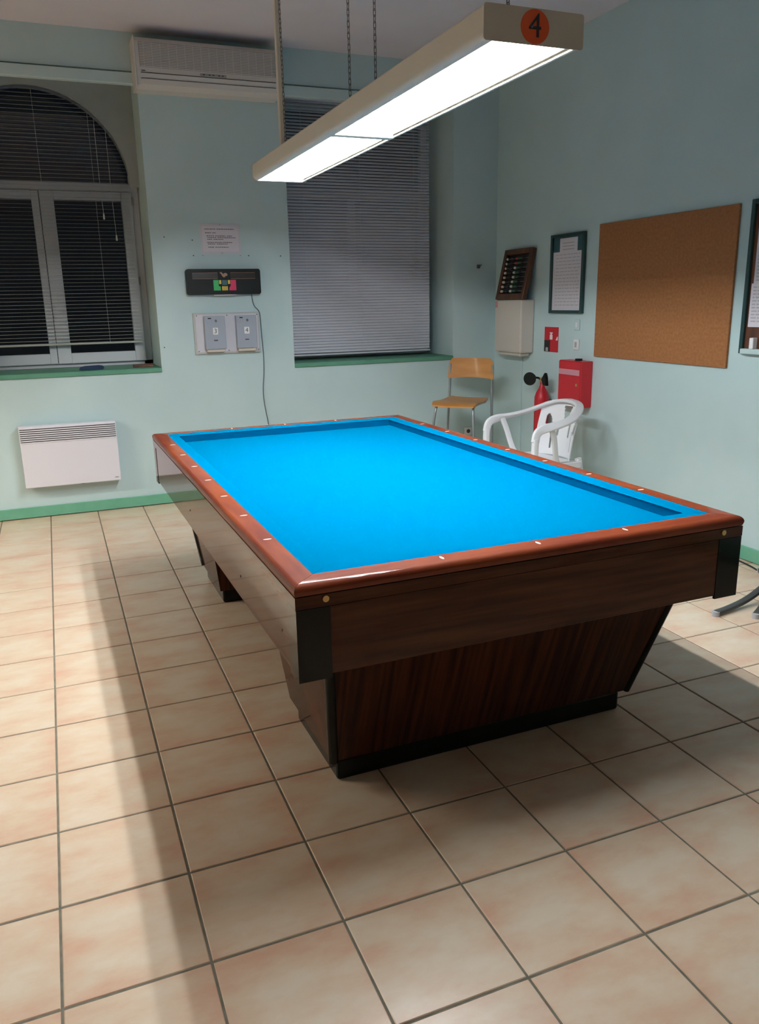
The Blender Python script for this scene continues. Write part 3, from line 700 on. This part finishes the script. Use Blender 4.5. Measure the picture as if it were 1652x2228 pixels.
# extinguisher
ex = on_right('fire_extinguisher', 'red fire extinguisher with black horn hanging on the right wall', 'extinguisher', 3.735, 0.36)
ec = (0.0, -0.085, 0)
MB().lathe([(0.05, 0.0), (0.057, 0.01), (0.057, 0.35), (0.056, 0.385), (0.045, 0.42), (0.026, 0.452), (0.017, 0.475), (0.017, 0.50)], ec, 24).obj('cylinder', 'sign_red', ex, 50)
MB().bbox(-0.016, 0.016, -0.10, -0.07, 0.495, 0.535, 0.004).obj('valve', 'brass', ex)
MB().tube([(0.01, -0.085, 0.53), (0.05, -0.1, 0.555), (0.085, -0.115, 0.57)], 0.008, 8).obj('handle', 'black_plastic', ex)
MB().tube([(0.01, -0.085, 0.50), (0.05, -0.1, 0.50), (0.085, -0.11, 0.485)], 0.008, 8).obj('handle', 'sign_red', ex)
MB().prism([(0.045, 0.525), (0.085, 0.575), (0.100, 0.54), (0.108, 0.48), (0.065, 0.485)], -0.125, -0.10, 'y').obj('lever', 'black_plastic', ex)
MB().tube([(-0.01, -0.09, 0.515), (-0.07, -0.075, 0.525), (-0.128, -0.087, 0.525)], 0.008, 8).obj('hose', 'black_plastic', ex)
hn = MB().tube([(-0.13, -0.085, 0.525), (-0.115, -0.105, 0.523), (-0.085, -0.145, 0.52)], 0.02, 24, rr=[0.014, 0.034, 0.052]).obj('horn', 'black_plastic', ex, 40)
MB().bbox(-0.02, 0.02, -0.04, -0.0005, 0.30, 0.36, 0.004).obj('wall_bracket', 'dark_steel', ex)
# hose / key cabinet
rc = on_right('fire_cabinet', 'red metal fire cabinet with a pale strip label on the right wall', 'cabinet', 3.355, 0.712)
MB().bbox(-0.138, 0.135, -0.10, -0.0005, 0, 0.333, 0.004).obj('case', 'sign_red', rc)
dr = MB().bbox(-0.134, 0.131, -0.106, -0.1, 0.004, 0.329, 0.002).obj('door', 'sign_red', rc)
MB().box(-0.130, 0.122, -0.1068, -0.1058, 0.232, 0.272).obj('strip_label', 'tape_pink', dr)
MB().cyl((0.095, -0.111, 0.165), (0.095, -0.1055, 0.165), 0.011, 14).obj('lock', 'brass', dr)
MB().cyl((0.03, -0.05, 0.333), (0.03, -0.05, 0.348), 0.026, 16).obj('top_knob', 'black_plastic', rc)
# switches
for z, l in ((1.292, 'small white blank switch plate above the socket beside the cork board'), (1.15, 'small white light switch directly above the red fire cabinet')):
    sw = on_right('light_switch', l, 'switch', 3.425, z-0.035, 'switch plates on the right wall')
    MB().bbox(-0.032, 0.032, -0.010, -0.0005, 0, 0.078, 0.003).obj('plate', 'wall_paint' if z > 1.2 else 'white_plastic', sw)
    MB().bbox(-0.012, 0.012, -0.014, -0.010, 0.02, 0.058, 0.002).obj('rocker', 'white_plastic' if z > 1.2 else 'plastic_grey', sw)
# cork board
o = MB().bbox(-0.615, 0.615, -0.016, -0.0005, -0.445, 0.445, 0.002).obj('cork_board', 'cork'); o.location = (XR, 2.585, 1.527); o.rotation_euler = (0, 0, -PI/2)
tag(o, 'large bare brown cork board on the right wall', 'board')
# club notice board cut by the frame edge
nb = on_right('notice_board', 'dark framed notice board with pinned sheets at the right picture edge', 'notice board', 1.35, 1.172)
MB().box(-0.50, 0.50, -0.012, -0.0005, 0.01, 0.80).obj('backing', 'dark_wood', nb)
for a in ((-0.525, -0.50, 0, 0.81), (0.50, 0.525, 0, 0.81), (-0.50, 0.50, 0.785, 0.81)):
    MB().bbox(a[0], a[1], -0.03, -0.0005, a[2], a[3], 0.003).obj('frame_bar', 'frame_green', nb)
MB().bbox(-0.50, 0.50, -0.045, -0.0005, 0.0, 0.028, 0.003).obj('tray', 'wall_paint', nb)
def sheet(x0, x1, z0, z1, label, ang=0.0, y=-0.0135):
    p = thing('pinned_sheet', label, 'paper', (XR, 1.35-x0, 1.172+z0), -PI/2, 'sheets on the notice board')
    MB().box(0, x1-x0, y-0.0012, y, 0, z1-z0).obj('sheet', 'paper', p)
    q = MB(); zz = z1-z0-0.02
    while zz > 0.015:
        xx = 0.015
        while xx < x1-x0-0.02:
            wd = random.uniform(0.012, 0.04); q.box(xx, min(xx+wd, x1-x0-0.012), y-0.0018, y-0.0011, zz-0.003, zz+0.004); xx += wd+0.008
        zz -= 0.018
    q.obj('print_line', 'ink_faint', p)
    return p
sheet(-0.485, -0.27, 0.145, 0.375, 'white timetable sheet pinned low on the notice board', y=-0.0160)
sheet(-0.475, -0.27, 0.36, 0.70, 'bluish poster pinned high on the notice board')
o = MB().bbox(-0.014, 0.014, -0.02, 0.014, 0, 0.06, 0.003).obj('chalk_box', 'paper_white'); o.location = (XR-0.026, 1.35+0.425, 1.2005); o.rotation_euler = (0, 0, -PI/2)
tag(o, 'small white chalk box standing in the notice board tray', 'box')

# ================================================================== CHAIRS
def tapered_chair():
    c = thing('wooden_chair', 'tall wooden chair with curved plywood back and grey tube legs in the corner', 'chair', (3.135, 4.105, 0), math.radians(-50))
    zs = 0.712
    # seat: dished plywood with a rolled front edge
    n, m_ = 14, 12; vs = []; fs = []
    for side in (0, 1):
        for i in range(n+1):
            for j in range(m_+1):
                u = -1+2*i/n; v = j/m_
                yy = -0.165+0.36*v
                wv = 0.195*(1-0.10*v)*(1-0.10*max(0, (abs(v-0.5)*2)**6))
                z = zs + 0.006*u*u - 0.012*math.sin(PI*v) - 0.03*max(0, 0.22-v)**2/0.0484*1.0 + 0.012*max(0, v-0.8)
                vs.append((u*wv, yy, z - side*0.011))
    k = (n+1)*(m_+1); idx = lambda s, i, j: s*k+i*(m_+1)+j
    for s in (0, 1):
        for i in range(n):
            for j in range(m_): fs.append((idx(s, i, j), idx(s, i+1, j), idx(s, i+1, j+1), idx(s, i, j+1)))
    for i in range(n):
        for j in (0, m_): fs.append((idx(0, i, j), idx(0, i+1, j), idx(1, i+1, j), idx(1, i, j)))
    for j in range(m_):
        for i in (0, n): fs.append((idx(0, i, j), idx(0, i, j+1), idx(1, i, j+1), idx(1, i, j)))
    MB().add(vs, fs).obj('seat', 'beech', c, 40)
    # backrest: rounded curved plate
    vs = []; fs = []; n, m_ = 16, 8
    for side in (0, 1):
        for i in range(n+1):
            for j in range(m_+1):
                u = -1+2*i/n; v = j/m_
                z = 0.862 + 0.165*v
                if v > 0.5:  # rounded upper corners
                    lim = 1-0.16*((v-0.5)/0.5)**2.6
                else: lim = 1.0
                xx = u*0.197*lim
                z += -0.016*(1-v)*0 + 0.012*(1-v)*(1-u*u)
                yy = 0.205 + 0.028*(1-u*u) + 0.02*(v) + side*0.010
                vs.append((xx, yy, z))
    k = (n+1)*(m_+1); idx = lambda s, i, j: s*k+i*(m_+1)+j
    for s in (0, 1):
        for i in range(n):
            for j in range(m_): fs.append((idx(s, i, j), idx(s, i+1, j), idx(s, i+1, j+1), idx(s, i, j+1)))
    for i in range(n):
        for j in (0, m_): fs.append((idx(0, i, j), idx(0, i+1, j), idx(1, i+1, j), idx(1, i, j)))
    for j in range(m_):
        for i in (0, n): fs.append((idx(0, i, j), idx(0, i, j+1), idx(1, i, j+1), idx(1, i, j)))
    MB().add(vs, fs).obj('backrest', 'beech', c, 40)
    for s in (-1, 1):
        MB().tube(smooth_path([(s*0.183, 0.225, 0.98), (s*0.184, 0.222, 0.86), (s*0.19, 0.20, 0.60), (s*0.20, 0.19, 0.3), (s*0.205, 0.185, 0.0)], 1), 0.0105, 10).obj('back_post', 'tube_grey', c, 40)
        MB().tube(smooth_path([(s*0.150, 0.16, 0.688), (s*0.152, -0.02, 0.688), (s*0.155, -0.115, 0.680), (s*0.163, -0.14, 0.62), (s*0.185, -0.165, 0.35), (s*0.20, -0.18, 0.0)], 2), 0.0105, 10).obj('front_leg', 'tube_grey', c, 40)
    MB().tube([(-0.153, -0.04, 0.688), (0.153, -0.04, 0.688)], 0.009, 8).obj('stretcher', 'tube_grey', c, 40)
    MB().tube([(-0.192, 0.195, 0.25), (0.192, 0.195, 0.25)], 0.008, 8).obj('stretcher', 'tube_grey', c, 40)
tapered_chair()
def plastic_chair():
    c = thing('plastic_armchair', 'white moulded plastic garden armchair against the right wall', 'chair', (3.185, 3.06, 0), math.radians(-85))
    zs = 0.42
    # seat pan
    n, m_ = 12, 10; vs = []; fs = []
    for side in (0, 1):
        for i in range(n+1):
            for j in range(m_+1):
                u = -1+2*i/n; v = j/m_
                vs.append((u*0.235*(1-0.15*v), -0.225+0.43*v, zs+0.014*u*u-0.02*v-0.03*max(0, 0.15-v)/0.15-side*0.006))
    k = (n+1)*(m_+1); idx = lambda s, i, j: s*k+i*(m_+1)+j
    def close(n, m_):
        for s in (0, 1):
            for i in range(n):
                for j in range(m_): fs.append((idx(s, i, j), idx(s, i+1, j), idx(s, i+1, j+1), idx(s, i, j+1)))
        for i in range(n):
            for j in (0, m_): fs.append((idx(0, i, j), idx(0, i+1, j), idx(1, i+1, j), idx(1, i, j)))
        for j in range(m_):
            for i in (0, n): fs.append((idx(0, i, j), idx(0, i, j+1), idx(1, i, j+1), idx(1, i, j)))
    close(n, m_); MB().add(vs, fs).obj('seat', 'white_plastic', c, 40)
    # backrest shell with cut-outs
    NU, NV = 72, 48; vs = []; keep = set()
    def hole(u, v):
        if v > 0.60 and v < 0.93 and abs(u) < 0.03+0.135*(v-0.60)/0.33: return True     # central wedge
        for s in (-1, 1):
            du = u*s
            if 0.20 < du < 0.27 and 0.38 < v < 0.62: return True                           # inner slits
            if ((du-0.60)/0.135)**2 + ((v-0.62-(du-0.6)*0.6)/0.15)**2 < 1: return True     # outer ovals
            if 0.42 < du < 0.48 and 0.12 < v < 0.50: return True
        return False
    for i in range(NU+1):
        for j in range(NV+1):
            u = -1+2*i/NU; v = j/NV
            top = 0.372*(1-0.10*abs(u)**2.5)
            z = zs-0.012+v*top
            wd = 0.192+0.012*v
            x = math.sin(u*1.15)/math.sin(1.15)*wd
            y = 0.205+0.075*v - 0.085*(u*u) - 0.012*math.sin(PI*v)
            vs.append((x, y, z))
    fs = []
    for i in range(NU):
        for j in range(NV):
            u = -1+2*(i+.5)/NU; v = (j+.5)/NV
            if hole(u, v): continue
            a = i*(NV+1)+j; fs.append((a, a+NV+1, a+NV+2, a+1))
    bk = MB().add(vs, fs).obj('backrest', 'white_plastic', c, 50)
    md = bk.modifiers.new('thickness', 'SOLIDIFY'); md.thickness = 0.006; md.offset = 0
    flat = rrect(0.046, 0.016, 0.006, 3)
    for s in (-1, 1):
        # arm: wraps from the back rim forward, bends into the front leg
        arm = smooth_path([(0, 0.268, 0.797), (s*0.09, 0.262, 0.790), (s*0.155, 0.232, 0.772), (s*0.207, 0.17, 0.738), (s*0.252, 0.07, 0.703), (s*0.278, -0.06, 0.683), (s*0.276, -0.175, 0.672), (s*0.275, -0.222, 0.648), (s*0.275, -0.234, 0.59)], 2)
        MB().sweep(arm, rrect(0.058, 0.024, 0.009, 3)).obj('arm', 'white_plastic', c, 50)
        MB().sweep(smooth_path([(s*0.275, -0.232, 0.61), (s*0.277, -0.238, 0.42), (s*0.285, -0.262, 0.0)], 1), rrect(0.044, 0.034, 0.01, 3), up=(1, 0, 0)).obj('front_leg', 'white_plastic', c, 50)
        MB().sweep(smooth_path([(s*0.273, -0.105, 0.678), (s*0.266, -0.07, 0.60), (s*0.25, -0.045, 0.50), (s*0.235, -0.02, 0.425), (s*0.225, 0.02, 0.400)], 2), rrect(0.040, 0.020, 0.007, 3), up=(1, 0, 0)).obj('arm_support', 'white_plastic', c, 50)
        MB().sweep(smooth_path([(s*0.205, 0.19, 0.43), (s*0.222, 0.235, 0.2), (s*0.235, 0.275, 0.0)], 1), rrect(0.042, 0.034, 0.01, 3), up=(1, 0, 0)).obj('rear_leg', 'white_plastic', c, 50)
        MB().bbox(s*0.23-0.012, s*0.23+0.012, -0.225, 0.19, zs-0.05, zs-0.006, 0.004).obj('side_skirt', 'white_plastic', c)
    MB().bbox(-0.24, 0.24, -0.235, -0.222, zs-0.075, zs-0.022, 0.004).obj('front_skirt', 'white_plastic', c)
plastic_chair()

# floor stand: black steel spider foot, its post just outside the picture
fs_ = thing('floor_stand', 'dark metal stand on curved splayed feet beside the table at the picture edge', 'stand', (3.42, 1.20, 0))
for k, (dx, dy) in enumerate(((-0.46, -0.07), (-0.31, -0.17), (0.22, 0.30), (0.27, -0.22))):
    L_ = math.hypot(dx, dy); px, py = dx/L_, dy/L_
    leg = smooth_path([(dx, dy, 0.016), (dx*0.8, dy*0.8, 0.017), (dx*0.5, dy*0.5, 0.032), (dx*0.22, dy*0.22, 0.075), (0, 0, 0.13)], 2)
    lg = MB().sweep(leg, rrect(0.034, 0.018, 0.004, 2)).obj('foot', 'dark_steel', fs_, 40)
    MB().cyl((dx*1.0, dy*1.0, 0.0), (dx*1.0, dy*1.0, 0.024), 0.0185, 14).obj('rubber_tip', 'plastic_grey', lg)
MB().cyl((0, 0, 0.10), (0, 0, 1.05), 0.016, 16).obj('post', 'dark_steel', fs_, 40)
MB().lathe([(0.018, 0.0), (0.024, 0.004), (0.024, 0.02), (0.01, 0.026)], (0, 0, 1.05), 20).obj('top_cap', 'dark_steel', fs_, 40)
fc = smooth_path([(3.70, 1.95, 0.005), (3.69, 1.75, 0.005), (3.678, 1.64, 0.005), (3.655, 1.545, 0.005), (3.62, 1.47, 0.005), (3.60, 1.30, 0.005), (3.64, 1.0, 0.005), (3.70, 0.7, 0.005)], 2)
tag(MB().tube(fc, 0.005, 6).obj('floor_cable', 'cable_black'), 'black cable lying on the tiles along the right skirting', 'cable')
